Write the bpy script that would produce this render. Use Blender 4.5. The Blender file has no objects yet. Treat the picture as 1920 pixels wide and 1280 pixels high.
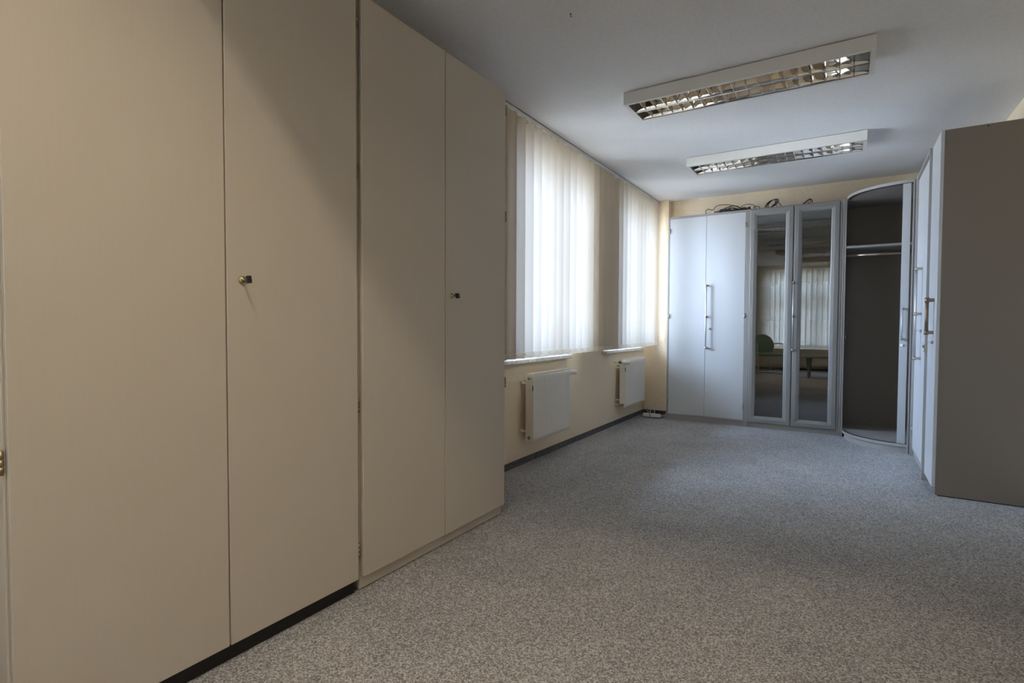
import bpy, bmesh, math, random
from mathutils import Vector, Matrix
random.seed(7)
S = bpy.context.scene
C = S.collection
PI = math.pi

# ------------------------------------------------------------------ camera
yaw, pitch, roll = map(math.radians, (32.1594, -1.7794, 0.2218))
fw = Vector((-math.sin(yaw)*math.cos(pitch), math.cos(yaw)*math.cos(pitch), math.sin(pitch)))
r0 = Vector((math.cos(yaw), math.sin(yaw), 0)); u0 = r0.cross(fw)
cr, sr = math.cos(roll), math.sin(roll)
rt, up = cr*r0 + sr*u0, -sr*r0 + cr*u0
cam = bpy.data.cameras.new('camera'); cam.sensor_width = 36.0; cam.lens = 1002.17/1920*36
cam.clip_start = 0.02
co = bpy.data.objects.new('camera', cam); C.objects.link(co); S.camera = co
M = Matrix((rt, up, -fw)).transposed().to_4x4(); M.translation = (0, 0, 1.05)
co.matrix_world = M

# ------------------------------------------------------------------ exposure, world (overcast sky outside), lamps
S.view_settings.view_transform = 'Standard'; S.view_settings.look = 'None'
S.view_settings.gamma = 1.0; S.view_settings.use_curve_mapping = False
S.view_settings.exposure = -0.18
S.cycles.caustics_reflective = False; S.cycles.caustics_refractive = False
S.cycles.max_bounces = 10; S.cycles.diffuse_bounces = 6; S.cycles.transparent_max_bounces = 16
SKY = 42.0
LAMP = 56.0
W = bpy.data.worlds.new('sky'); S.world = W; W.use_nodes = True
nt = W.node_tree; bg = nt.nodes['Background']
tc = nt.nodes.new('ShaderNodeTexCoord'); sx = nt.nodes.new('ShaderNodeSeparateXYZ')
nt.links.new(tc.outputs['Generated'], sx.inputs[0])
rmp = nt.nodes.new('ShaderNodeValToRGB')
mr = nt.nodes.new('ShaderNodeMapRange'); mr.inputs['From Min'].default_value = -1; mr.inputs['From Max'].default_value = 1
nt.links.new(sx.outputs['Z'], mr.inputs['Value']); nt.links.new(mr.outputs[0], rmp.inputs[0])
e = rmp.color_ramp.elements
e[0].position = 0.40; e[0].color = (0.56, 0.62, 0.70, 1)
e[1].position = 0.60; e[1].color = (0.54, 0.71, 1.0, 1)
n = e.new(0.5); n.color = (0.48, 0.57, 0.74, 1)
# open sky lies to one side of the yard (bright lobe), houses and trees dim the rest of it
dp = nt.nodes.new('ShaderNodeVectorMath'); dp.operation = 'DOT_PRODUCT'
dp.inputs[1].default_value = Vector((-.72, -.62, .34)).normalized()
nt.links.new(tc.outputs['Generated'], dp.inputs[0])
mr2 = nt.nodes.new('ShaderNodeMapRange'); mr2.interpolation_type = 'SMOOTHSTEP'
mr2.inputs['From Min'].default_value = .35; mr2.inputs['From Max'].default_value = .98
mr2.inputs['To Min'].default_value = .45; mr2.inputs['To Max'].default_value = 1.9
nt.links.new(dp.outputs['Value'], mr2.inputs['Value'])
mul = nt.nodes.new('ShaderNodeMix'); mul.data_type = 'RGBA'; mul.blend_type = 'MULTIPLY'; mul.inputs['Factor'].default_value = 1
nt.links.new(rmp.outputs[0], mul.inputs['A']); nt.links.new(mr2.outputs[0], mul.inputs['B'])
nt.links.new(mul.outputs['Result'], bg.inputs['Color']); bg.inputs['Strength'].default_value = SKY

def portal(name, loc, rot, w, h):
    l = bpy.data.lights.new(name, 'AREA'); l.shape = 'RECTANGLE'; l.size = w; l.size_y = h
    l.cycles.is_portal = True
    o = bpy.data.objects.new(name, l); C.objects.link(o); o.location = loc; o.rotation_euler = rot
WL = -2.067
ZC = 2.503
WIN = [(3.10, 4.33), (5.02, 6.13)]; WZ = (0.79, 2.36)
for a, b in WIN:
    portal('daylight', (WL-0.29, (a+b)/2, (WZ[0]+WZ[1])/2), (0, -PI/2, 0), WZ[1]-WZ[0], b-a)
RWX = (-1.78, 0.34); RWZ = (0.50, 2.36); YR = -2.43
portal('daylight', ((RWX[0]+RWX[1])/2, YR-0.29, (RWZ[0]+RWZ[1])/2), (PI/2, 0, 0), RWX[1]-RWX[0], RWZ[1]-RWZ[0])

# ------------------------------------------------------------------ helpers
def newmat(name, col, rough=0.6, metal=0.0, spec=0.5):
    m = bpy.data.materials.new(name); m.use_nodes = True
    b = m.node_tree.nodes['Principled BSDF']
    b.inputs['Base Color'].default_value = (*col, 1); b.inputs['Roughness'].default_value = rough
    b.inputs['Metallic'].default_value = metal; b.inputs['Specular IOR Level'].default_value = spec
    return m
def noisy(m, c1, c2, scale, detail=2, bump=0.0, dist=0.001, stretch=None, bscale=None, lo=0.35, hi=0.65):
    t = m.node_tree; b = t.nodes['Principled BSDF']
    tcn = t.nodes.new('ShaderNodeTexCoord'); src = tcn.outputs['Object']
    if stretch:
        mp = t.nodes.new('ShaderNodeMapping'); mp.inputs['Scale'].default_value = stretch
        t.links.new(src, mp.inputs[0]); src = mp.outputs[0]
    nz = t.nodes.new('ShaderNodeTexNoise'); nz.inputs['Scale'].default_value = scale; nz.inputs['Detail'].default_value = detail
    t.links.new(src, nz.inputs['Vector'])
    cr_ = t.nodes.new('ShaderNodeValToRGB')
    cr_.color_ramp.elements[0].color = (*c1, 1); cr_.color_ramp.elements[1].color = (*c2, 1)
    cr_.color_ramp.elements[0].position = lo; cr_.color_ramp.elements[1].position = hi
    t.links.new(nz.outputs['Fac'], cr_.inputs[0]); t.links.new(cr_.outputs[0], b.inputs['Base Color'])
    if bump:
        bp = t.nodes.new('ShaderNodeBump'); bp.inputs['Strength'].default_value = bump; bp.inputs['Distance'].default_value = dist
        h = nz.outputs['Fac']
        if bscale:
            n2 = t.nodes.new('ShaderNodeTexNoise'); n2.inputs['Scale'].default_value = bscale; n2.inputs['Detail'].default_value = 3
            t.links.new(tcn.outputs['Object'], n2.inputs['Vector']); h = n2.outputs['Fac']
        t.links.new(h, bp.inputs['Height']); t.links.new(bp.outputs[0], b.inputs['Normal'])
    return m
def sc(c, k): return tuple(x*k for x in c)

WALLC = (0.82, 0.68, 0.495)
m_wall = noisy(newmat('cream_wallpaper', WALLC, 0.85), sc(WALLC, .96), sc(WALLC, 1.03), 60, 3, 0.5, 0.004, bscale=140)
m_ceil = noisy(newmat('white_ceiling_paper', (.80, .805, .825), 0.9), (.775, .78, .80), (.82, .825, .845), 60, 3, 0.4, 0.004, bscale=150)
m_beige = noisy(newmat('beige_laminate', (.56, .505, .42), 0.42), (.556, .501, .416), (.565, .51, .424), 30, 2, stretch=(6, 6, .15))
m_beige_e = newmat('beige_edge_band', (.66, .60, .50), 0.4)
m_black = newmat('black_plinth_laminate', (.008, .007, .006), 0.5)
m_door = noisy(newmat('pale_grey_laminate', (.50, .505, .51), 0.42), (.495, .50, .505), (.505, .51, .515), 30, 2, stretch=(6, 6, .15))
m_grey = noisy(newmat('grey_carcass_laminate', (.30, .28, .26), 0.45), (.295, .275, .255), (.305, .285, .265), 30, 2, stretch=(6, 6, .15))
m_taupe = noisy(newmat('taupe_side_laminate', (.185, .155, .122), 0.5), (.183, .153, .120), (.187, .157, .124), 40, 2, stretch=(8, 8, .2))
m_alu = newmat('brushed_aluminium', (.58, .57, .56), 0.5, 0.75)
m_tambour = newmat('grey_roller_slats', (.36, .36, .35), 0.5)
m_frame = newmat('aluminium_door_frame', (.26, .25, .24), 0.45, 0.2)
m_nickel = newmat('dull_nickel', (.40, .36, .30), 0.38, 0.9)
m_bronze = newmat('bronze_metal', (.26, .20, .14), 0.42, 0.8)
m_brass = newmat('aged_brass', (.40, .32, .20), 0.45, 0.9)
m_plastic = newmat('black_plastic', (.012, .012, .012), 0.35)
m_wplastic = newmat('white_plastic', (.78, .77, .73), 0.4)
m_rad = newmat('cream_white_enamel', (.80, .755, .67), 0.35)
m_white = newmat('white_enamel', (.78, .76, .71), 0.45)
m_mirror = newmat('polished_aluminium', (.86, .83, .78), 0.10, 1.0)
m_tube = newmat('fluorescent_glass', (.80, .80, .78), 0.3)
m_frame_w = newmat('white_window_frame', (.80, .80, .79), 0.35)
m_marble = noisy(newmat('pale_marble', (.66, .63, .60), 0.3), (.48, .46, .44), (.74, .72, .69), 25, 5)
m_green = noisy(newmat('green_fabric', (.16, .26, .19), 0.9), (.145, .24, .175), (.175, .28, .205), 300, 2)
m_red = newmat('red_switch', (.5, .05, .07), 0.4)
m_cablew = newmat('white_cable', (.75, .74, .70), 0.45)
m_desk = newmat('dark_table_top', (.05, .06, .05), 0.75)

# carpet: flecked needle felt
def carpet(name, k=1.0):
    m = newmat(name, (.2, .2, .2), 0.95, 0, 0.1); t = m.node_tree; b = t.nodes['Principled BSDF']
    tcn = t.nodes.new('ShaderNodeTexCoord')
    nd = t.nodes.new('ShaderNodeTexNoise'); nd.inputs['Scale'].default_value = 220; nd.inputs['Detail'].default_value = 1
    vm = t.nodes.new('ShaderNodeVectorMath'); vm.operation = 'MULTIPLY_ADD'; vm.inputs[1].default_value = (.006, .006, 0)
    t.links.new(tcn.outputs['Object'], nd.inputs['Vector']); t.links.new(nd.outputs['Color'], vm.inputs[0]); t.links.new(tcn.outputs['Object'], vm.inputs[2])
    n1 = t.nodes.new('ShaderNodeTexVoronoi'); n1.inputs['Scale'].default_value = 250     # every fleck its own random grey
    t.links.new(vm.outputs[0], n1.inputs['Vector'])
    sp_ = t.nodes.new('ShaderNodeSeparateColor'); t.links.new(n1.outputs['Color'], sp_.inputs[0])
    n2 = t.nodes.new('ShaderNodeTexNoise'); n2.inputs['Scale'].default_value = 3.0; n2.inputs['Detail'].default_value = 3
    t.links.new(tcn.outputs['Object'], n2.inputs['Vector'])
    c1 = t.nodes.new('ShaderNodeValToRGB'); el = c1.color_ramp.elements
    el[0].position = .0; el[0].color = (.145*k, .141*k, .142*k, 1)
    el[1].position = 1.0; el[1].color = (.60*k, .585*k, .575*k, 1)
    mid = el.new(.5); mid.color = (.325*k, .317*k, .315*k, 1)
    t.links.new(sp_.outputs[0], c1.inputs[0])
    c2 = t.nodes.new('ShaderNodeValToRGB'); c2.color_ramp.elements[0].color = (.92, .92, .92, 1); c2.color_ramp.elements[1].color = (1.04, 1.03, 1.02, 1)
    c2.color_ramp.elements[0].position = .35; c2.color_ramp.elements[1].position = .65
    t.links.new(n2.outputs['Fac'], c2.inputs[0])
    mx = t.nodes.new('ShaderNodeMix'); mx.data_type = 'RGBA'; mx.blend_type = 'MULTIPLY'; mx.inputs['Factor'].default_value = 1
    t.links.new(c1.outputs[0], mx.inputs['A']); t.links.new(c2.outputs[0], mx.inputs['B'])
    t.links.new(mx.outputs['Result'], b.inputs['Base Color'])
    return m
m_carpet = carpet('flecked_grey_carpet')
m_carpet_strip = carpet('flecked_dark_carpet_strip', .33)

def glassmat(name, ior, tint):
    m = bpy.data.materials.new(name); m.use_nodes = True; t = m.node_tree; t.nodes.clear()
    o = t.nodes.new('ShaderNodeOutputMaterial'); mx = t.nodes.new('ShaderNodeMixShader')
    fr = t.nodes.new('ShaderNodeFresnel'); fr.inputs['IOR'].default_value = ior
    tr = t.nodes.new('ShaderNodeBsdfTransparent'); tr.inputs[0].default_value = (*tint, 1)
    gl = t.nodes.new('ShaderNodeBsdfGlossy'); gl.inputs['Roughness'].default_value = 0.0
    t.links.new(fr.outputs[0], mx.inputs[0]); t.links.new(tr.outputs[0], mx.inputs[1]); t.links.new(gl.outputs[0], mx.inputs[2])
    t.links.new(mx.outputs[0], o.inputs[0]); return m
m_glass = glassmat('cabinet_glass', 2.35, (.80, .82, .80))
m_pane = glassmat('window_glass', 1.45, (.96, .97, .97))
def slatmat(name, col, tcol):
    m = bpy.data.materials.new(name); m.use_nodes = True; t = m.node_tree; t.nodes.clear()
    o = t.nodes.new('ShaderNodeOutputMaterial'); ad = t.nodes.new('ShaderNodeAddShader')
    d = t.nodes.new('ShaderNodeBsdfDiffuse'); d.inputs[0].default_value = (*col, 1)
    tr = t.nodes.new('ShaderNodeBsdfTranslucent'); tr.inputs[0].default_value = (*tcol, 1)
    tcn = t.nodes.new('ShaderNodeTexCoord'); nz = t.nodes.new('ShaderNodeTexNoise'); nz.inputs['Scale'].default_value = 400
    t.links.new(tcn.outputs['Object'], nz.inputs['Vector'])
    bp = t.nodes.new('ShaderNodeBump'); bp.inputs['Strength'].default_value = .15; bp.inputs['Distance'].default_value = .001
    t.links.new(nz.outputs['Fac'], bp.inputs['Height']); t.links.new(bp.outputs[0], d.inputs['Normal'])
    t.links.new(d.outputs[0], ad.inputs[0]); t.links.new(tr.outputs[0], ad.inputs[1]); t.links.new(ad.outputs[0], o.inputs[0])
    return m
m_slat = slatmat('cream_blind_fabric', (.57, .49, .375), (.105, .102, .096))

m_slat_rear = slatmat('brightened_cream_blind_fabric', (.50, .45, .36), (.24, .23, .21))  # same cream fabric, transmission raised to brighten the rear blind in the reflection
m_hem = slatmat('cream_blind_hem', (.30, .28, .24), (.74, .72, .68))
def box(bm, a, b, bev=0.0, seg=1):
    x0, y0, z0 = [min(p, q) for p, q in zip(a, b)]; x1, y1, z1 = [max(p, q) for p, q in zip(a, b)]
    vs = [bm.verts.new(p) for p in ((x0,y0,z0),(x1,y0,z0),(x1,y1,z0),(x0,y1,z0),(x0,y0,z1),(x1,y0,z1),(x1,y1,z1),(x0,y1,z1))]
    fs = [bm.faces.new([vs[i] for i in f]) for f in ((3,2,1,0),(4,5,6,7),(0,1,5,4),(1,2,6,5),(2,3,7,6),(3,0,4,7))]
    if bev:
        es = list({e for f in fs for e in f.edges})
        bmesh.ops.bevel(bm, geom=es, offset=bev, segments=seg, affect='EDGES', profile=.5)
def BX(*args):
    bm = bmesh.new()
    for a in args: box(bm, *a)
    return bm
def prism(bm, pts, z0, z1):
    """vertical extrusion of a CCW outline"""
    lo = [bm.verts.new((x, y, z0)) for x, y in pts]; hi = [bm.verts.new((x, y, z1)) for x, y in pts]
    n = len(pts)
    bm.faces.new(lo[::-1]); bm.faces.new(hi)
    for i in range(n): bm.faces.new((lo[i], lo[(i+1) % n], hi[(i+1) % n], hi[i]))
def tube(bm, pts, r, seg=8, cap=True):
    pts = [Vector(p) for p in pts]; rings = []
    t = (pts[1]-pts[0]).normalized(); nrm = t.orthogonal().normalized()
    for i, p in enumerate(pts):
        t = (pts[min(i+1, len(pts)-1)] - pts[max(i-1, 0)]).normalized()
        nrm = (nrm - t*nrm.dot(t)).normalized(); bn = t.cross(nrm)
        rr = r[i] if isinstance(r, (list, tuple)) else r
        rings.append([bm.verts.new(p + rr*(math.cos(2*PI*k/seg)*nrm + math.sin(2*PI*k/seg)*bn)) for k in range(seg)])
    for a, b in zip(rings, rings[1:]):
        for k in range(seg):
            f = bm.faces.new((a[k], a[(k+1) % seg], b[(k+1) % seg], b[k])); f.smooth = True
    if cap: bm.faces.new(rings[0][::-1]); bm.faces.new(rings[-1])
def cyl(bm, a, b, r, seg=16): tube(bm, [a, b], r, seg)
def lathe(bm, a, d, prof, seg=20):
    """prof: list of (distance along d, radius)"""
    a, d = Vector(a), Vector(d).normalized()
    tube(bm, [a + d*s for s, r in prof], [r for s, r in prof], seg)
def smooth_path(pts, n=6):
    P = [Vector(p) for p in pts]; out = []
    for i in range(len(P)-1):
        p0, p1, p2, p3 = P[max(i-1, 0)], P[i], P[i+1], P[min(i+2, len(P)-1)]
        for k in range(n):
            t = k/n
            out.append(.5*((2*p1) + (p2-p0)*t + (2*p0-5*p1+4*p2-p3)*t*t + (3*p1-p0-3*p2+p3)*t**3))
    out.append(P[-1]); return out

def obj(name, bm, mat, parent=None):
    bmesh.ops.recalc_face_normals(bm, faces=bm.faces[:])
    me = bpy.data.meshes.new(name); bm.to_mesh(me); bm.free()
    o = bpy.data.objects.new(name, me); C.objects.link(o)
    me.materials.append(mat)
    if parent: o.parent = parent
    return o
def tag(o, label, cat, group=None):
    o['label'] = label; o['category'] = cat
    if group: o['group'] = group
    return o
def thing(name, label, cat, loc=(0, 0, 0), rz=0, group=None):
    o = bpy.data.objects.new(name, None); C.objects.link(o); o.empty_display_size = .1
    o.location = loc; o.rotation_euler = (0, 0, rz)
    return tag(o, label, cat, group)
def struct(name, bm, mat, parent=None):
    o = obj(name, bm, mat, parent)
    if not parent: o['kind'] = 'structure'
    return o
def dup(root, loc, rz, label, group=None):
    r = root.copy(); C.objects.link(r); r.location = loc; r.rotation_euler = (0, 0, rz); r['label'] = label
    if group: r['group'] = group
    for ch in list(root.children):
        c = ch.copy(); C.objects.link(c); c.parent = r
        for g in ch.children:
            d = g.copy(); C.objects.link(d); d.parent = c
    return r

# ------------------------------------------------------------------ room shell
YB_, XR = 6.359, 0.915
TH = 0.30
def wall_with_holes(axis, off, t, a0, a1, holes):
    """wall slab; axis 'x': plane x=off, thickness t (signed), runs a0..a1 along y"""
    bm = bmesh.new()
    def bx(p0, p1, z0, z1):
        if axis == 'x': box(bm, (off, p0, z0), (off+t, p1, z1))
        else: box(bm, (p0, off, z0), (p1, off+t, z1))
    cur = a0
    for h0, h1, z0, z1 in holes:
        bx(cur, h0, 0, ZC); bx(h0, h1, 0, z0); bx(h0, h1, z1, ZC); cur = h1
    bx(cur, a1, 0, ZC)
    return bm
struct('floor', BX(((WL, YR, -.05), (XR, YB_, 0))), m_carpet)
struct('ceiling', BX(((WL, YR, ZC), (XR, YB_, ZC+.1))), m_ceil)
struct('wall_left', wall_with_holes('x', WL, -TH, YR-TH, YB_+TH, [(a, b, *WZ) for a, b in WIN]), m_wall)
struct('wall_back', BX(((WL, YB_, 0), (XR, YB_+.2, ZC))), m_wall)
struct('wall_right', BX(((XR, YR, 0), (XR+.2, YB_, ZC))), m_wall)
struct('wall_rear', wall_with_holes('y', YR, -TH, WL, XR, [(*RWX, *RWZ)]), m_wall)
struct('trim_1', BX(((WL, 6.2535, 0), (-1.789, YB_, ZC))), m_wall)       # shallow pier in the far corner
struct('baseboard_left', BX(((WL, 2.47, 0), (WL+.008, 6.2535, .047)), ((WL, YR, 0), (WL+.008, .38, .047))), m_carpet_strip)
struct('baseboard_pier', BX(((WL+.008, 6.2455, 0), (-1.781, 6.2535, .047))), m_carpet_strip)
struct('baseboard_right', BX(((XR-.008, YR, 0), (XR, 4.18, .047))), m_carpet_strip)
struct('baseboard_rear', BX(((WL+.008, YR, 0), (XR-.008, YR+.008, .047))), m_carpet_strip)

def window(nm, axis, off, a, b, z0, z1, sash, transom=None):
    """white two-sash window set into the outer part of the opening"""
    def P(u, d, z): return (off-d, u, z) if axis == 'x' else (u, off-d, z)
    bm = bmesh.new(); f = .06; d0, d1 = .16, .23
    box(bm, P(a, d0, z0), P(a+f, d1, z1), .004); box(bm, P(b-f, d0, z0), P(b, d1, z1), .004)
    box(bm, P(a+f, d0, z0), P(b-f, d1, z0+f), .004); box(bm, P(a+f, d0, z1-f), P(b-f, d1, z1), .004)
    for s in sash: box(bm, P(s-.05, d0-.005, z0+f), P(s+.05, d1-.005, z1-f), .004)
    if transom:
        for tz, th in transom: box(bm, P(a+f, d0-.003, tz), P(b-f, d1-.003, tz+th), .004)
    w = struct(nm, bm, m_frame_w)
    ed = [a+f] + [v for s in sash for v in (s-.05, s+.05)] + [b-f]
    for i in range(0, len(ed), 2):
        g = obj('pane', BX((P(ed[i], .195, z0+f), P(ed[i+1], .199, z1-f))), m_pane, w)
    return w
for i, (a, b) in enumerate(WIN):
    w = window(f'window_{i+1}', 'x', WL, a, b, WZ[0], WZ[1], [(a+b)/2])
    e0 = a-.0 if i else a-.03
    e1 = 4.185 if i == 0 else b
    sill = BX(((WL-.155, a+.002, WZ[0]+.0005), (WL+.001, b-.002, WZ[0]+.005)), ((WL+.001, a-.06, WZ[0]-.023), (WL+.052, e1, WZ[0]+.005), .003))
    obj('sill', sill, m_marble, w)
w = window('window_3', 'y', YR, RWX[0], RWX[1], RWZ[0], RWZ[1], [-.72], [(1.62, .11), (1.08, .03)])
obj('sill', BX(((RWX[0]+.002, YR-.155, .5005), (RWX[1]-.002, YR+.05, .504))), m_marble, w)

# ------------------------------------------------------------------ ceiling lights (long axis across the room)
LX0, LX1, LW, LZ = -1.2175, 0.0915, 0.323, 2.4255
LL = LX1-LX0
def make_light(label, group):
    t = thing('ceiling_light', label, 'ceiling light', (0, 0, 0), 0, group)
    # local: x 0..LL, y 0..LW, z measured from the ceiling (0) downward
    H = ZC-LZ
    bm = bmesh.new()
    box(bm, (0, 0, -H), (LL, .004, -.004), .001); box(bm, (0, LW-.004, -H), (LL, LW, -.004), .001)
    box(bm, (0, .004, -H), (.004, LW-.004, -.004)); box(bm, (LL-.004, .004, -H), (LL, LW-.004, -.004))
    box(bm, (.004, .004, -.008), (LL-.004, LW-.004, -.004)); box(bm, (.03, .03, -.004), (LL-.03, LW-.03, 0))
    # inward return of the lower rim
    box(bm, (.004, .004, -H), (LL-.004, .020, -H+.003)); box(bm, (.004, LW-.020, -H), (LL-.004, LW-.004, -H+.003))
    box(bm, (.004, .020, -H), (.024, LW-.020, -H+.003)); box(bm, (LL-.024, .020, -H), (LL-.004, LW-.020, -H+.003))
    obj('housing', bm, m_white, t)
    c = [.020+(.1345)/2+.004, LW-.020-.1345/2-.004]; hw = .0655
    for k in range(2):
        bm = bmesh.new()                     # parabolic trough: open below
        N = 14; prof = []
        for i in range(N+1):
            u = -1+2*i/N
            prof.append((c[k]+hw*u, -.012-(H-.016)*abs(u)**2.2))
        th = .0012
        a = [(bm.verts.new((.026, y, z)), bm.verts.new((LL-.026, y, z))) for y, z in prof]
        for p, q in zip(a, a[1:]):
            f = bm.faces.new((p[0], q[0], q[1], p[1])); f.smooth = True
        r = obj('reflector', bm, m_mirror, t)
        r.modifiers.new('thick', 'SOLIDIFY').thickness = th
        bm = bmesh.new(); cyl(bm, (.03, c[k], -.031), (LL-.03, c[k], -.031), .008, 12)
        obj('lamp_tube', bm, m_tube, t)
    bm = bmesh.new(); nb = 19               # cross blades, V-shaped in section, with a deep curved top
    for k in range(2):
        for i in range(1, nb):
            x = .026+(LL-.052)*i/nb
            N = 8; lo = []; hi = []
            for j in range(N+1):
                u = -1+2*j/N
                ztop = -.020 - (H-.022)*abs(u)**2.2
                ztop = min(ztop, -H+.034+.010*abs(u)); zb = -H+.002
                if ztop < zb+.001: ztop = zb+.001
                y = c[k]+hw*.985*u
                lo.append((bm.verts.new((x-.0005, y, zb)), bm.verts.new((x+.0005, y, zb))))
                hi.append((bm.verts.new((x-.004, y, ztop)), bm.verts.new((x+.004, y, ztop))))
            for j in range(N):
                bm.faces.new((lo[j][0], lo[j+1][0], hi[j+1][0], hi[j][0])); bm.faces.new((lo[j][1], hi[j][1], hi[j+1][1], lo[j+1][1]))
                bm.faces.new((hi[j][0], hi[j+1][0], hi[j+1][1], hi[j][1])); bm.faces.new((lo[j][0], lo[j][1], lo[j+1][1], lo[j+1][0]))
    obj('louvre', bm, m_mirror, t)
    bm = bmesh.new()
    box(bm, (.022, LW/2-.0045, -H), (LL-.022, LW/2+.0045, -H+.012), .001)
    obj('centre_bar', bm, m_mirror, t)
    return t
g = 'louvred ceiling lights in a row'
YL = [3.236+1.531*k for k in (1, 0, -1, -2, -3)]
lt = make_light('far white louvred ceiling light nearest the glazed cabinet', g); lt.location = (LX0, YL[0], ZC)
YL[2] -= .09
lab = ['', 'near white louvred ceiling light, larger of the two in view', 'white louvred ceiling light between the lit one and the large one in view',
       'lit louvred ceiling light above the tall beige cabinets', 'white louvred ceiling light nearest the rear window']
for i in range(1, 5): dup(lt, (LX0, YL[i], ZC), 0, lab[i], g)
# the one lamp that is switched on (just above the camera): its reflectors throw two wide wings of light, cut off by the rim
def lamp(x, y, z, col, power):
    for sgn in (-1, 1):
        l = bpy.data.lights.new('lamp', 'AREA'); l.shape = 'RECTANGLE'; l.size = LL-.10; l.size_y = .006
        l.color = col; l.energy = power*.42
        o = bpy.data.objects.new('lamp', l); C.objects.link(o); o.location = (x, y+(LW-.020-.0513 if sgn > 0 else .020+.0513), z); o.rotation_euler = (sgn*math.radians(45), 0, 0)
    for yy in (.020+.0713, LW-.020-.0713):       # light scattered straight through the louvre
        l = bpy.data.lights.new('lamp', 'AREA'); l.shape = 'RECTANGLE'; l.size = LL-.10; l.size_y = .012
        l.color = col; l.energy = power*.10
        o = bpy.data.objects.new('lamp', l); C.objects.link(o); o.location = (x, y+yy, ZC-.042)
lamp((LX0+LX1)/2, YL[3], ZC-.0225, (1.0, .84, .64), LAMP)

# ------------------------------------------------------------------ cabinets of the left wall
def knuckle(z, y, x, parent, mat=m_brass):
    bm = bmesh.new()
    cyl(bm, (x, y, z-.028), (x, y, z+.028), .0055, 10)
    for k in (-.0165, 0, .0165): cyl(bm, (x, y, z+k-.0065), (x, y, z+k+.0065), .0066, 10)
    box(bm, (x-.012, y-.004, z-.026), (x-.002, y+.004, z+.026), .001)
    return obj('hinge', bm, mat, parent)
def cam_lock(x, y, z, parent, mat=m_brass):
    bm = bmesh.new(); lathe(bm, (x, y, z), (1, 0, 0), [(0, .012), (.003, .012), (.005, .0095), (.009, .0085), (.010, .007), (.0085, .004), (.0085, .0005)], 24)
    return obj('lock', bm, mat, parent)
XF = -1.594
def left_cabinet(label, y0, y1, plinth_mat, key_y, name='tall_cabinet'):
    w = y1-y0
    t = thing(name, label, 'cabinet', (XF, y0, 0), 0, 'tall beige cabinets along the window wall')
    d = XF-(-2.052)
    obj('carcass', BX(((-d, 0.001, .050), (-.0215, w-.001, 2.305), .001)), m_beige, t)
    if plinth_mat is m_black: obj('plinth', BX(((-d, .002, 0), (-.024, w-.002, .050))), m_black, t)
    else: obj('plinth', BX(((-d, .002, .004), (-.0215, w-.002, .050))), m_beige, t); 
    mid = w/2
    doors = []
    for k, (a, b) in enumerate(((.006, mid-.0025), (mid+.0025, w+.001))):
        dr = obj('door', BX(((-.019, a, .057), (0, b, 2.307), .0012)), m_beige, t); doors.append(dr)
        for z in (2.212, 1.640, .734, .162):
            knuckle(z, -.004 if k == 0 else w+(.001 if plinth_mat is m_black else .0075), -.016 if k == 0 else (-.024 if plinth_mat is m_black else -.002), dr)
    cam_lock(0, key_y-y0, 1.186, doors[1])
    return t
left_cabinet('tall beige two-door cabinet with a black plinth, nearest the camera', .402, 1.420, m_black, .962)
left_cabinet('tall beige two-door cabinet with a beige plinth, beside the blinds', 1.441, 2.4595, m_beige, 1.996)
# glide strip under the second plinth
def key_blackbow(label, loc, tilt):
    t = thing('key', label, 'key', loc, 0, 'keys with black bows in the beige cabinets')
    bm = bmesh.new(); box(bm, (.0005, -.0012, -.004), (.016, .0012, .004), .0003); obj('blade', bm, m_brass, t)
    # bow: rounded plate with an oblong hole, standing away from the door
    bm = bmesh.new(); N = 24; o_ = []; i_ = []
    cx, hw, hh, r = .0265, .0120, .0118, .004
    for k in range(N):
        a = 2*PI*k/N; q = max(abs(math.cos(a)), abs(math.sin(a)))
        ox = math.copysign(min(abs(math.cos(a))/q, 1)*hw, math.cos(a)); oz = math.copysign(min(abs(math.sin(a))/q, 1)*hh, math.sin(a))
        if abs(ox) > hw-r and abs(oz) > hh-r:
            cxx, czz = math.copysign(hw-r, ox), math.copysign(hh-r, oz); v = Vector((ox-cxx, 0, oz-czz)).normalized()*r; ox, oz = cxx+v.x, czz+v.z
        o_.append((cx+ox, oz)); i_.append((cx+.006+ox*.16, oz*.5))
    L = []
    for y in (-.002, .002): L.append(([bm.verts.new((x, y, z)) for x, z in o_], [bm.verts.new((x, y, z)) for x, z in i_]))
    for k in range(N):
        j = (k+1) % N
        bm.faces.new((L[0][0][k], L[0][0][j], L[0][1][j], L[0][1][k])); bm.faces.new((L[1][0][k], L[1][1][k], L[1][1][j], L[1][0][j]))
        bm.faces.new((L[0][0][k], L[1][0][k], L[1][0][j], L[0][0][j])); bm.faces.new((L[0][1][k], L[0][1][j], L[1][1][j], L[1][1][k]))
    b = obj('bow', bm, m_plastic, t)
    t.rotation_euler = (tilt, 0, 0)
    return t
key_blackbow('black-bowed key in the lock of the black-plinth cabinet', (XF+.009, .962, 1.186), math.radians(8))
key_blackbow('black-bowed key in the lock of the cabinet beside the blinds', (XF+.009, 1.996, 1.186), math.radians(17))

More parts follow.
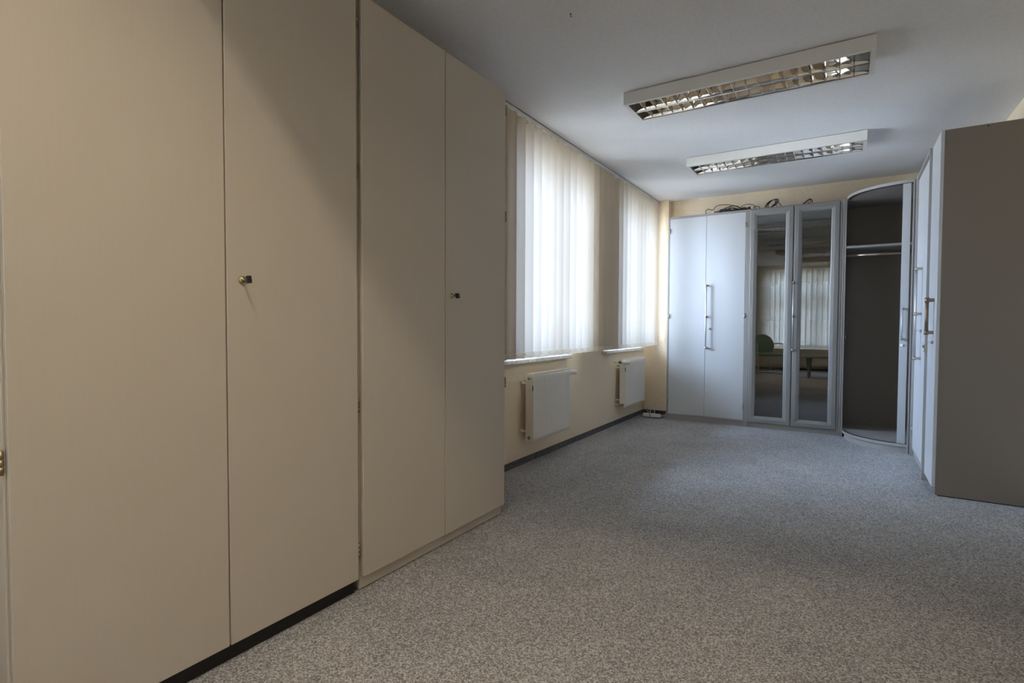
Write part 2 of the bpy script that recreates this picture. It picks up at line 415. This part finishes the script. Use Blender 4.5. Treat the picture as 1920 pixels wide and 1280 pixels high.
# ------------------------------------------------------------------ vertical blinds
def blind(label, y0, n, pitch, ylim, axis='x', pos=-1.93, ztop=2.462, zbot=.818, ang=45, name='vertical_blind', sw=.127, track_top=ZC, fab=None):
    t = thing(name, label, 'window blind', (pos, y0, 0) if axis == 'x' else (y0, pos, 0), 0, 'cream vertical blinds')
    L = ylim
    def P(d, u, z): return (d, u, z) if axis == 'x' else (u, d, z)
    bm = bmesh.new()
    z0 = ztop+.006
    box(bm, P(-.021, L[0]-y0, z0), P(.021, L[1]-y0, track_top-.002), .002)
    tr = obj('track', bm, m_white, t)
    bm = bmesh.new(); box(bm, P(.019, L[0]-y0, track_top-.004), P(.024, L[1]-y0, track_top), .0005)
    obj('track_lip', bm, m_bronze, tr)
    ca, sa = math.cos(math.radians(ang)), math.sin(math.radians(ang))
    ends = []
    for i in range(n):
        yc = pitch*(i+.5); a_ = ang+random.uniform(-1.5, 1.5)
        ca, sa = math.cos(math.radians(a_)), math.sin(math.radians(a_))
        bm = bmesh.new(); NS, NZ = 6, 6; grid = []
        for j in range(NZ+1):
            z = zbot + (ztop-zbot)*j/NZ; row = []
            for k in range(NS+1):
                s = -sw/2+sw*k/NS; bow = .008*(1-(2*s/sw)**2)
                row.append(bm.verts.new(P(s*sa+bow*ca, yc+s*ca-bow*sa, z)))
            grid.append(row)
        for j in range(NZ):
            for k in range(NS):
                f = bm.faces.new((grid[j][k], grid[j][k+1], grid[j+1][k+1], grid[j+1][k])); f.smooth = True
        sl = obj('slat', bm, fab or m_slat, t)
        bm = bmesh.new(); g_ = []
        for z in (zbot, zbot+.042):
            row = []
            for k in range(NS+1):
                s = -sw/2+sw*k/NS; bow = .008*(1-(2*s/sw)**2)+.0015
                row.append(bm.verts.new(P(s*sa+bow*ca, yc+s*ca-bow*sa, z)))
            g_.append(row)
        for k in range(NS):
            f = bm.faces.new((g_[0][k], g_[0][k+1], g_[1][k+1], g_[1][k])); f.smooth = True
        obj('hem_weight', bm, m_hem, sl)
        bm = bmesh.new()
        box(bm, P(-.004, yc-.004, ztop-.012), P(.004, yc+.004, ztop+.008)); box(bm, P(-.018*sa-.002, yc-.018*ca-.002, ztop-.014), P(.018*sa+.002, yc+.018*ca+.002, ztop-.008))
        obj('carrier', bm, m_wplastic, sl)
        ends.append((yc, ca, sa))
    bm = bmesh.new()
    pts = []
    for (ya, ca, sa), (yb, cb, sb) in zip(ends, ends[1:]):
        A = Vector(P(sw/2*sa+.004, ya+sw/2*ca, zbot+.030)); B = Vector(P(sw/2*sb+.004, yb+sw/2*cb, zbot+.030))
        for k in range(6):
            q = A.lerp(B, k/6); q.z -= .016*4*(k/6)*(1-k/6); pts.append(q)
        cyl(bm, A-Vector(P(.004, 0, 0)), A+Vector(P(.003, .003, 0)), .003, 8)
    pts.append(B); tube(bm, pts, .0009, 5)
    obj('bead_chain', bm, m_wplastic, t)
    return t
PT = .1164
blind('cream vertical blind over the window beside the beige cabinet', 3.061-5*PT, 18, PT, (2.470, 4.586))
blind('cream vertical blind over the far window by the corner pier', 4.592, 14, PT, (4.590, 6.2505))
blind('cream vertical blind over the rear window', -1.95, 22, .110, (-1.97, .50), axis='y', pos=YR+.11, ztop=2.39, zbot=.56, ang=-14, track_top=2.44, fab=m_slat_rear)
bpy.data.objects['vertical_blind.002'].location.z = 0

# ------------------------------------------------------------------ radiators
def radiator(label, y0, y1, z0, z1, x0, x1, valve, group='flat panel radiators'):
    t = thing('radiator', label, 'radiator', ((x0+x1)/2, y0, z0), 0, group)
    D = (x1-x0)/2; L = y1-y0; H = z1-z0
    bm = bmesh.new()
    box(bm, (-D, 0, 0), (D, .0015, H), .0005); box(bm, (-D, L-.0015, 0), (D, L, H), .0005)
    obj('side_panel', bm, m_rad, t)
    # fluted front plate
    bm = bmesh.new(); n = max(4, round((L-.02)/.0333)); prof = []; p = (L-.02)/n
    for i in range(n):
        a = .010+i*p
        for s, dx in ((0, 0), (.22, 0), (.36, -.007), (.64, -.007), (.78, 0)): prof.append((a+s*p, D-.001+dx))
    prof.append((L-.010, D-.001)); prof = [(.002, D-.001)]+prof+[(L-.002, D-.001)]
    zs = [0.004, .028, .045, H-.050, H-.033, H-.012]
    g_ = []
    for zi, z in enumerate(zs):
        g_.append([bm.verts.new((x if zi in (2, 3) else D-.001, y, z)) for y, x in prof])
    top = [bm.verts.new((D-.006, y, H-.004)) for y, x in prof]; g_.append(top)
    for a, b in zip(g_, g_[1:]):
        for k in range(len(prof)-1):
            f = bm.faces.new((a[k], a[k+1], b[k+1], b[k])); f.smooth = True
    fp = obj('front_panel', bm, m_rad, t); fp.modifiers.new('thick', 'SOLIDIFY').thickness = .0015
    bm = bmesh.new(); box(bm, (-D+.002, .003, .012), (D-.012, L-.003, H-.012), .003)
    obj('water_panel', bm, m_rad, t)
    bm = bmesh.new()                                  # top grille
    box(bm, (-D, .0015, H-.004), (-D+.008, L-.0015, H), .0005); box(bm, (D-.010, .0015, H-.006), (D-.002, L-.0015, H), .0005)
    yy = .012
    while yy < L-.012:
        box(bm, (-D+.006, yy, H-.0045), (D-.008, yy+.004, H-.001)); yy += .012
    obj('top_grille', bm, m_rad, t)
    return t, D, L, H
x0, x1 = -2.022, -1.954
t, D, L, H = radiator('white fluted radiator under the window beside the beige cabinet', 3.409, 4.022, .186, .688, x0, x1, 'far')
sp = [c for c in t.children if c.name.startswith('side_panel')][0]
def lt_(p, dirn, prof, name, mat, par, seg=18):
    bm = bmesh.new(); lathe(bm, p, dirn, prof, seg); return obj(name, bm, mat, par)
lt_((-.002, 0, H-.032), (0, -1, 0), [(0, .0125), (.003, .0125), (.004, .009), (.007, .009), (.0072, .004), (.005, .003)], 'vent_plug', m_nickel, t)
lt_((-.002, 0, .026), (0, -1, 0), [(0, .0125), (.004, .0125), (.0045, .006), (.003, .005)], 'blind_plug', m_nickel, t)
obj('maker_plate', BX(((D-.010, -.0008, H-.125), (D-.003, .0006, H-.085))), m_plastic, t)
bm = bmesh.new(); cyl(bm, (0, -.001, H-.130), (0, .001, H-.130), .003, 8); cyl(bm, (0, -.001, .112), (0, .001, .112), .003, 8); obj('screw', bm, m_nickel, t)
xw = WL - (x0+x1)/2
bm = bmesh.new(); cyl(bm, (xw, .010, H-.074), (-D+.004, .010, H-.074), .009, 10); cyl(bm, (xw, .010, .068), (-D+.004, .010, .068), .009, 10)
box(bm, (xw, .000, H-.066), (xw+.012, .022, H-.052)); box(bm, (xw, -.002, .06), (xw+.014, .022, .085)); obj('wall_bracket', bm, m_rad, t)
lt_((-.004, L, H-.034), (0, 1, 0), [(0, .012), (.030, .012), (.032, .010)], 'valve_body', m_plastic, t)
lt_((-.004, L+.020, H-.030), (1, .12, 0), [(0, .020), (.004, .0235), (.010, .0225), (.014, .0265), (.030, .0265), (.036, .0205), (.080, .0185), (.088, .013)], 'thermostat_head', m_wplastic, t)
lt_((D-.020, L, .028), (0, 1, 0), [(0, .013), (.012, .013), (.014, .008)], 'plug', m_plastic, t)

t, D, L, H = radiator('white panel radiator in the far corner by the pier', 5.343, 5.955, .190, .693, x0, x1, 'near')
obj('maker_plate', BX(((D-.010, -.0008, H-.125), (D-.003, .0006, H-.085))), m_plastic, t)
bm = bmesh.new(); cyl(bm, (0, -.001, H-.130), (0, .001, H-.130), .003, 8); cyl(bm, (0, -.001, .112), (0, .001, .112), .003, 8); obj('screw', bm, m_nickel, t)
bm = bmesh.new(); cyl(bm, (xw, .010, H-.090), (-D+.004, .010, H-.090), .008, 10); cyl(bm, (xw, .010, .075), (-D+.004, .010, .075), .008, 10); obj('wall_bracket', bm, m_rad, t)
bm = bmesh.new(); cyl(bm, (xw, -.048, H-.028), (-.018, -.048, H-.028), .0065, 12); cyl(bm, (xw, -.048, H-.028), (xw+.006, -.048, H-.028), .015, 14)
cyl(bm, (xw, -.03, .028), (-.018, -.03, .028), .0065, 12); cyl(bm, (xw, -.03, .028), (xw+.006, -.03, .028), .015, 14)
obj('supply_pipe', bm, m_rad, t)
bm = bmesh.new(); lathe(bm, (-.028, -.048, H-.028), (1, 0, 0), [(0, .010), (.012, .014), (.030, .014), (.034, .011), (.042, .011)], 14)
lathe(bm, (-.006, -.048, H-.028), (0, 1, 0), [(0, .009), (.052, .009)], 12); obj('valve_body', bm, m_bronze, t)
lt_((.012, -.048, H-.028), (1, -.1, 0), [(0, .020), (.003, .0235), (.008, .0225), (.012, .0265), (.028, .0265), (.034, .0205), (.080, .0185), (.088, .013)], 'thermostat_head', m_wplastic, t)
bm = bmesh.new(); lathe(bm, (-.024, -.03, .028), (1, 0, 0), [(0, .010), (.010, .013), (.030, .013), (.034, .016), (.044, .016), (.046, .010)], 14)
lathe(bm, (-.004, -.03, .028), (0, 1, 0), [(0, .008), (.034, .008)], 12); obj('return_valve', bm, m_bronze, t)

# low convector at the rear window
t = thing('radiator', 'long low radiator under the rear window', 'radiator', (-1.70, YR+.10, .12), 0, 'flat panel radiators')
bm = bmesh.new()
box(bm, (0, -.05, 0), (1.9, .04, .28), .004)
for k in range(63): box(bm, (.008+k*.030, .04, .01), (.026+k*.030, .046, .27), .002)
obj('front_panel', bm, m_rad, t)
bm = bmesh.new()
for x in (.1, 1.8): box(bm, (x, -.045, -.12), (x+.03, -.015, 0))
obj('foot', bm, m_rad, t)

# ------------------------------------------------------------------ grey cabinet system (local frame: x along the front, front faces -y)
def bar_handle(x, z0, z1, parent, mounts, side=1, bar_mat=m_alu, out=.036, r=.0075):
    bm = bmesh.new(); cyl(bm, (x, -out, z0), (x, -out, z1), r, 16)
    h = obj('handle', bm, bar_mat, parent)
    bm = bmesh.new()
    for z in mounts:
        cyl(bm, (x, -out, z-.012), (x, -out, z+.012), r+.0025, 16); box(bm, (x-.005+.001*side, -out, z-.009), (x+.012*side, 0, z+.009), .001)
    obj('mount', bm, m_nickel, h)
    return h
def hinge_local(bm, x, z): cyl(bm, (x, -.004, z-.025), (x, -.004, z+.025), .005, 10); box(bm, (x-.006, -.003, z-.024), (x+.006, .006, z+.024))
def knob_lock(x, z, parent):
    bm = bmesh.new(); lathe(bm, (x, 0, z), (0, -1, 0), [(0, .0105), (.008, .0105), (.012, .010), (.0125, .003)], 18); return obj('lock', bm, m_nickel, parent)
def carcass(t, w, d, h, post=.02, plinth_h=.05, mat=None, lip=True, shelves=(), po=0.0):
    mat = mat or m_grey; pt = .019
    bm = bmesh.new()
    box(bm, (0, -po, 0), (post, d, h), .001)
    box(bm, (w-post, -po, 0), (w, d, h), .001)
    box(bm, (post, .001-po, h-.022), (w-post, d, h-.001), .001)
    box(bm, (post, .002, plinth_h), (w-post, d, plinth_h+.016), .001)
    box(bm, (post, d-.008, plinth_h+.016), (w-post, d, h-.022))
    obj('carcass', bm, mat, t)
    bm = bmesh.new(); box(bm, (post+.0005, .012, 0), (w-post-.0005, .028, plinth_h-.0005)); obj('plinth', bm, mat, t)
    for z in shelves:
        obj('shelf', BX(((post+.001, .03, z-.011), (w-post-.001, d-.010, z+.011), .001)), mat, t)

HB = 2.2467
YF = 5.980
DB = 6.352-YF
def double_cabinet(name, label, loc, rz, w, d, group, po=0.0):
    t = thing(name, label, 'cabinet', loc, rz, group)
    carcass(t, w, d, HB, .018, po=po)
    mid = w/2
    for k, (a, b) in enumerate(((.0205, mid-.0015), (mid+.0015, w-.0205))):
        dr = obj('door', BX(((a, .001, .068), (b, .020, HB-.024), .0012)), m_door, t)
        for z in (2.093, 1.152, .210):
            bm = bmesh.new(); hinge_local(bm, .0195 if k == 0 else w-.0195, z); obj('hinge', bm, m_nickel, dr)
        if k == 1:
            bar_handle(a+.012, .800, 1.490, dr, (.812, 1.143, 1.478), 1)
            knob_lock(a+.048, 1.017, dr)
    return t
GS = 'grey framed office cabinets'
double_cabinet('wardrobe_cabinet', 'pale two-door cabinet in the far corner with cables on top', (-1.7146, YF, 0), 0, .820, DB, GS)

# glazed cabinet
t = thing('display_cabinet', 'grey cabinet with two glazed doors', 'cabinet', (-.8936, YF, 0), 0, GS)
w = .8296
carcass(t, w, DB, HB, .019, shelves=(.40, .75, 1.12, 1.49, 1.87))
mid = .421
for k, (a, b) in enumerate(((.0215, mid-.003), (mid+.003, w-.0215))):
    z0, z1, f = .052, HB-.008, .070
    bm = bmesh.new()
    # mitred frame, slightly domed section
    def ring(i, y): return [bm.verts.new(p) for p in ((a+i, y, z0+i), (b-i, y, z0+i), (b-i, y, z1-i), (a+i, y, z1-i))]
    R_ = [ring(0, .012), ring(0, -.004), ring(.006, -.010), ring(f*.55, -.011), ring(f-.006, -.004), ring(f, .001), ring(f, .012)]
    for p, q in zip(R_, R_[1:]+R_[:1]):
        for j in range(4): bm.faces.new((p[j], p[(j+1) % 4], q[(j+1) % 4], q[j]))
    dr = obj('door', bm, m_frame, t)
    obj('glass_pane', BX(((a+f-.006, .003, z0+f-.006), (b-f+.006, .007, z1-f+.006))), m_glass, dr)
    if k == 1:
        hd = bar_handle(a+.006, .800, 1.490, dr, (.812, 1.143, 1.478), 1, out=.046)

# corner cabinet with a curved front and a roller door
t = thing('corner_cabinet', 'open corner wardrobe with a curved front and hanging rail', 'cabinet', (0, 0, 0), 0, GS)
cx, cy, rr = .457, 5.925, .4875
def arc(r, a0=180, a1=270, n=28): return [(cx+r*math.cos(math.radians(a0+(a1-a0)*i/n)), cy+r*math.sin(math.radians(a0+(a1-a0)*i/n))) for i in range(n+1)]
back_pts = [(.912, cy-rr), (.912, 6.352), (cx-rr, 6.352)]
bm = bmesh.new(); prism(bm, arc(rr)+back_pts, HB-.024, HB-.001); obj('top_panel', bm, m_grey, t)
bm = bmesh.new(); prism(bm, arc(rr)+back_pts, .052, .075); obj('base_panel', bm, m_grey, t)
bm = bmesh.new(); prism(bm, arc(rr-.016)+[(.912, cy-rr+.016), (.912, 6.352), (cx-rr+.016, 6.352)], 0, .052); obj('plinth', bm, m_grey, t)
bm = bmesh.new(); box(bm, (-.0615, 5.975, 0), (-.048, 6.352, HB), .001); box(bm, (-.045, 5.955, 0), (cx-rr-.0005, 6.352, HB), .001)
obj('side_panel', bm, m_grey, t)
obj('back_panel', BX(((cx-rr, 6.338, .075), (.912, 6.352, HB-.024)), ((.898, cy-rr+.02, .075), (.912, 6.338, HB-.024))), m_taupe, t)  # carcass grey darkened to taupe, interior shade put into the panel colour
bm = bmesh.new(); box(bm, (.4285, cy-rr-.002, 0.0), (.4395, cy-rr+.05, HB), .001); box(bm, (.4425, cy-rr+.001, 0), (.4535, 5.50, HB), .001)
obj('front_post', bm, m_grey, t)
obj('shelf', BX(((cx-rr+.001, 5.93, 1.778), (.897, 6.337, 1.800), .001)), m_grey, t)
bm = bmesh.new(); cyl(bm, (cx-rr+.001, 6.05, 1.722), (.43, 6.05, 1.722), .0125, 16); rail = obj('clothes_rail', bm, newmat('chromed_rail', (.75, .66, .54), .3, .85), t)
bm = bmesh.new(); cyl(bm, (.43, 6.05, 1.722), (.60, 6.05, 1.722), .011, 16); obj('rail_end', bm, m_plastic, rail)
# roller door: the gathered leading edge of the tambour at the right end of its curved track
bm = bmesh.new()
a_out = arc(rr-.010, 258.2, 264.8, 8); a_in = arc(rr-.024, 258.2, 264.8, 8)
prism(bm, a_out+a_in[::-1], .078, HB-.027); dr = obj('roller_door', bm, m_tambour, t)
bm = bmesh.new(); prism(bm, arc(rr-.009, 182, 266, 30)+arc(rr-.028, 182, 266, 30)[::-1], .0752, .0785); obj('lower_track', bm, m_plastic, t)
bm = bmesh.new(); prism(bm, arc(rr-.009, 182, 266, 30)+arc(rr-.028, 182, 266, 30)[::-1], HB-.0275, HB-.0242); obj('upper_track', bm, m_plastic, t)
ang = math.radians(260.5); nx, ny = math.cos(ang), math.sin(ang)
bx_, by_ = cx+(rr-.010)*nx, cy+(rr-.010)*ny
bm = bmesh.new(); cyl(bm, (bx_+.034*nx, by_+.034*ny, .935), (bx_+.034*nx, by_+.034*ny, 1.205), .0055, 14); hd = obj('handle', bm, m_alu, dr)
bm = bmesh.new()
for z in (.945, 1.195):
    cyl(bm, (bx_-.002*nx, by_-.002*ny, z), (bx_+.036*nx, by_+.036*ny, z), .008, 10)
obj('mount', bm, m_nickel, hd)
bm = bmesh.new(); lathe(bm, (bx_, by_, .895), (nx, ny, 0), [(0, .012), (.012, .011), (.014, .008), (.0145, .002)], 16); obj('lock', bm, m_wplastic, dr)
bm = bmesh.new(); box(bm, (cx-rr, 5.96, .915), (cx-rr+.022, 5.99, .97), .002); box(bm, (cx-rr+.01, 5.94, .925), (cx-rr+.03, 5.965, .95), .002); obj('latch', bm, m_plastic, t)

# right-hand row
XRF = .4575
double_cabinet('wardrobe_cabinet', 'pale two-door cabinet on the right with one long bar handle', (XRF, 5.4125, 0), -PI/2, .843, .912-XRF, GS, po=.015)
t = thing('wardrobe_cabinet', 'narrow pale cabinet at right with a dark side panel toward the camera', 'cabinet', (XRF, 4.5675, 0), -PI/2, GS)
w, d = .381, .912-XRF
bm = bmesh.new(); box(bm, (0, .020, .05), (w-.020, d, HB-.002), .001); obj('carcass', bm, m_grey, t)
bm = bmesh.new(); box(bm, (.002, .035, 0), (w-.020, .05, .05)); obj('plinth', bm, m_taupe, t)
sp = obj('side_panel', BX(((w-.0195, .019, .006), (w, d, HB-.002), .001)), m_taupe, t)
bm = bmesh.new(); cyl(bm, (w-.001, .218, 2.232), (w+.0012, .218, 2.232), .005, 12); obj('hole_cap', bm, m_plastic, sp)
obj('glide', BX(((w-.0185, .03, 0), (w-.003, d, .006))), m_plastic, t)
dr = obj('door', BX(((.002, 0, .052), (w, .0185, HB-.002), .0012)), m_door, t)
bm = bmesh.new(); x = .275
cyl(bm, (x, -.036, 1.005), (x, -.036, 1.225), .010, 16); hd = obj('handle', bm, m_bronze, dr)
bm = bmesh.new()
for z in (1.012, 1.217): cyl(bm, (x, -.036, z-.016), (x, -.036, z+.016), .0125, 16); box(bm, (x-.011, -.036, z-.011), (x+.011, 0, z+.011), .001)
obj('mount', bm, m_bronze, hd)
knob_lock(x, .951, dr)
# keys on the right-hand row
t = thing('key_ring', 'two small keys hanging from the lock of the narrow right-hand cabinet', 'keys', (XRF-.0125, 4.5675-x, .951), 0)
bm = bmesh.new(); box(bm, (-.014, -.004, -.0012), (.001, .004, .0012)); lathe(bm, (-.024, 0, -.0015), (0, 0, 1), [(0, .011), (.003, .011)], 18); obj('key', bm, m_nickel, t)
bm = bmesh.new(); tube(bm, [(-.030+.009*math.cos(a), .0, -.010+.010*math.sin(a)) for a in [2*PI*k/16 for k in range(17)]], .0009, 6); obj('ring', bm, m_nickel, t)
bm = bmesh.new(); lathe(bm, (-.0300, -.0015, -.030), (0, 1, 0), [(0, .012), (.003, .012)], 18); box(bm, (-.033, -.0012, -.066), (-.027, .0012, -.040), .0003); box(bm, (-.036, -.0012, -.060), (-.033, .0012, -.056)); obj('key', bm, m_nickel, t)
t = thing('key', 'small key in the lock of the right-hand cabinet with one long handle', 'key', (XRF-.0125, 5.4125-.843/2-.0495, 1.017), 0)
bm = bmesh.new(); box(bm, (-.012, -.003, -.001), (.001, .003, .001)); obj('blade', bm, m_nickel, t)
bm = bmesh.new(); lathe(bm, (-.022, 0, -.0015), (0, 0, 1), [(0, .011), (.003, .011)], 18); obj('bow', bm, m_nickel, t)

# ------------------------------------------------------------------ cables
ZT = HB-.001
def cable(bm, pts, r): tube(bm, smooth_path(pts), r, 6)
bm = bmesh.new(); rnd = random.Random(3)
for k in range(30):
    cxx = rnd.uniform(-1.13, -.93); wv = rnd.uniform(.07, .20); cyy = 6.08+rnd.uniform(-.03, .06)
    hgt = rnd.uniform(.006, .060); ph = rnd.uniform(0, 6.28); pts = []
    for i in range(15):
        a = 2*PI*i/14*rnd.choice((1, 1.0))+ph
        pts.append((max(-1.30, min(-.895, cxx+wv*math.cos(a))), cyy+.055*math.sin(a)*rnd.uniform(.7, 1.2), ZT+.005+hgt*(.5+.5*math.sin(a*2+k))*rnd.uniform(.5, 1)+.002))
    cable(bm, pts, .0035)
cable(bm, [(-1.31, 6.06, ZT+.006), (-1.335, 6.05, ZT+.03), (-1.31, 6.05, ZT+.062), (-1.26, 6.06, ZT+.05), (-1.22, 6.07, ZT+.09), (-1.13, 6.08, ZT+.095), (-1.0, 6.09, ZT+.062)], .0033)
cable(bm, [(-1.0, 6.09, ZT+.05), (-.93, 6.08, ZT+.075), (-.86, 6.08, ZT+.06), (-.83, 6.08, ZT+.012), (-.80, 6.09, ZT+.03), (-.84, 6.08, ZT+.045), (-.86, 6.08, ZT+.02), (-.80, 6.08, ZT+.010), (-.74, 6.08, ZT+.028)], .003)
o = obj('cable_tangle', bm, m_plastic); tag(o, 'tangle of black cables lying on the far corner cabinet', 'cables')
bm = bmesh.new(); box(bm, (-1.262, 5.992, ZT), (-1.236, 6.016, ZT+.026), .004)
o = obj('plug', bm, m_wplastic); tag(o, 'white plug among the black cables on the far corner cabinet', 'plug')
bm = bmesh.new()
for k in range(4):
    pts = []
    for i in range(17):
        a = 2*PI*i/16
        pts.append((-.70+.020*k*.4+.040*math.cos(a)+.024*math.sin(a), 6.08+.010*k+.02*math.sin(a), ZT+.052+.044*math.sin(a)+.004*k))
    cable(bm, pts, .0032)
cable(bm, [(-.665, 6.09, ZT+.07), (-.63, 6.09, ZT+.065), (-.60, 6.08, ZT+.025), (-.585, 6.07, ZT+.006)], .003)
cable(bm, [(-.70, 6.08, ZT+.015), (-.66, 6.08, ZT+.05), (-.64, 6.08, ZT+.012)], .003)
o = obj('cable_coil', bm, m_plastic); tag(o, 'coil of black cable standing on the left end of the glazed cabinet', 'cable')
bm = bmesh.new(); box(bm, (-.76, 6.14, ZT), (-.60, 6.22, ZT+.036), .006)
o = obj('power_adapter', bm, m_wplastic); tag(o, 'white flat box behind the coil of black cable', 'power adapter')
bm = bmesh.new(); box(bm, (-.575, 6.06, ZT), (-.555, 6.08, ZT+.032), .003); box(bm, (-.545, 6.06, ZT), (-.520, 6.09, ZT+.030), .003)
o = obj('plug', bm, m_wplastic); tag(o, 'small white plug between the cable coil and the right-hand adapter', 'plug')
t = thing('power_adapter', 'white plug with a black cable loop on the right door of the glazed cabinet', 'power adapter', (-.43, 6.08, ZT))
bm = bmesh.new(); box(bm, (-.030, -.015, 0), (.006, .015, .022), .004); obj('plug', bm, m_wplastic, t)
bm = bmesh.new(); cable(bm, [(.004, 0, .010), (.05, 0, .03), (.085, 0, .055), (.09, .01, .035), (.05, .01, .018), (.012, .01, .014), (.05, .005, .042), (.08, .0, .062), (.105, 0, .045), (.100, 0, .015)], .004); obj('cable', bm, m_plastic, t)

# power strip on the carpet in the corner
t = thing('power_strip', 'white power strip with a red switch on the carpet in the corner', 'power strip', (-1.885, 6.02, 0), math.radians(6))
bm = bmesh.new(); box(bm, (-.10, -.026, .002), (.10, .026, .042), .008, 2); obj('body', bm, m_wplastic, t)
obj('switch', BX(((.045, -.012, .0415), (.075, .012, .0455), .001)), m_red, t)
bm = bmesh.new()
for k in range(3):
    lathe(bm, (-.07+k*.042, 0, .0420), (0, 0, 1), [(0, .017), (.0015, .017), (.0012, .014), (.0005, .001)], 20)
obj('socket', bm, m_wplastic, t)
bm = bmesh.new(); cable(bm, [(-.045, .0, .044), (-.05, .005, .085), (-.035, .01, .125), (.0, .01, .130), (.025, .0, .09), (.03, 0, .044)], .0035)
cable(bm, [(.10, .01, .02), (.13, .05, .03), (.155, .08, .03)], .0035); obj('cable', bm, m_cablew, t)
bm = bmesh.new(); cable(bm, [(-1.96, 6.16, .004), (-1.94, 6.17, .09), (-1.885, 6.18, .152), (-1.82, 6.17, .150), (-1.775, 6.16, .10), (-1.735, 6.15, .05), (-1.727, 6.15, .01)], .004)
o = obj('cable', bm, m_cablew); tag(o, 'white cable arching from the corner to the pale cabinet', 'cable')
bm = bmesh.new(); cable(bm, [(-1.93, 6.05, .115), (-1.945, 6.045, .085), (-1.925, 6.015, .062), (-1.905, 5.982, .050), (-1.893, 5.966, .026), (-1.885, 5.962, .004), (-1.86, 5.962, .004), (-1.80, 5.978, .004), (-1.765, 6.03, .004)], .0032)
cable(bm, [(-1.765, 6.06, .004), (-1.79, 5.975, .004), (-1.88, 5.955, .004), (-1.97, 5.985, .004), (-2.03, 6.05, .005), (-2.04, 6.13, .01), (-2.0, 6.17, .03), (-1.975, 6.12, .075), (-1.93, 6.05, .115)], .0032)
o = obj('cable', bm, m_plastic); tag(o, 'black cable looped around the white power strip', 'cable')

# ------------------------------------------------------------------ furniture behind the camera, seen in the glazed doors
t = thing('visitor_chair', 'green upholstered cantilever chair reflected in the left glazed door', 'chair', (-1.50, -.92, 0), math.radians(-28))
bm = bmesh.new(); N = 16; pr = []
box(bm, (-.24, -.22, .40), (.24, .24, .45), .02, 2); obj('seat', bm, m_green, t)
bm = bmesh.new(); fr, bk = [], []
for i in range(N+1):
    a = PI*i/N; x_ = .235*math.cos(a); z_ = .60+.26*math.sin(a)
    fr.append(bm.verts.new((x_, -.205-.05*(1-(x_/.24)**2), z_))); bk.append(bm.verts.new((x_, -.245-.05*(1-(x_/.24)**2), z_)))
for x_ in (-.20, .20):
    fr.append(bm.verts.new((x_, -.205, .47))); bk.append(bm.verts.new((x_, -.245, .47)))
bm.faces.new(fr); bm.faces.new(bk[::-1])
for i in range(len(fr)): bm.faces.new((fr[i], fr[(i+1) % len(fr)], bk[(i+1) % len(fr)], bk[i]))
obj('backrest', bm, m_green, t)
for s in (-1, 1):
    bm = bmesh.new()
    tube(bm, smooth_path([(s*.27, -.23, .66), (s*.28, -.10, .665), (s*.28, .12, .665), (s*.28, .20, .63), (s*.28, .24, .45), (s*.27, .26, .10), (s*.27, .24, .02), (s*.27, .15, .012), (s*.27, -.25, .012)], 5), .0125, 10)
    obj('side_frame', bm, m_alu, t)
bm = bmesh.new(); cyl(bm, (-.27, -.25, .0125), (.27, -.25, .0125), .0125, 10); cyl(bm, (-.27, .0, .39), (.27, .0, .39), .012, 10); box(bm, (-.02, -.275, .38), (.02, -.25, .60)); box(bm, (-.02, -.27, .38), (.02, 0, .40)); obj('cross_bar', bm, m_alu, t)
t = thing('low_table', 'low dark table on tapered legs reflected in the right glazed door', 'table', (-.30, -.45, 0))
obj('table_top', BX(((-.45, -.28, .415), (.45, .28, .432), .004)), m_desk, t)
for x_, y_ in ((-.36, -.2), (-.36, .2), (.36, -.2), (.36, .2)):
    bm = bmesh.new(); tube(bm, [(x_, y_, 0), (x_, y_, .02), (x_, y_, .415)], [.012, .018, .045], 12); obj('leg', bm, m_green, t)

t = thing('ceiling_hook', 'tiny dark hook screwed into the bare ceiling nearest the beige cabinets', 'hook', (-1.127, 2.296, ZC))
bm = bmesh.new(); tube(bm, [(0, 0, 0), (0, 0, -.012), (.004, 0, -.016), (.008, 0, -.013)], .0018, 6); obj('hook', bm, m_bronze, t)
bm = bmesh.new(); cyl(bm, (0, 0, 0), (0, 0, -.002), .005, 10); obj('rosette', bm, m_bronze, t)
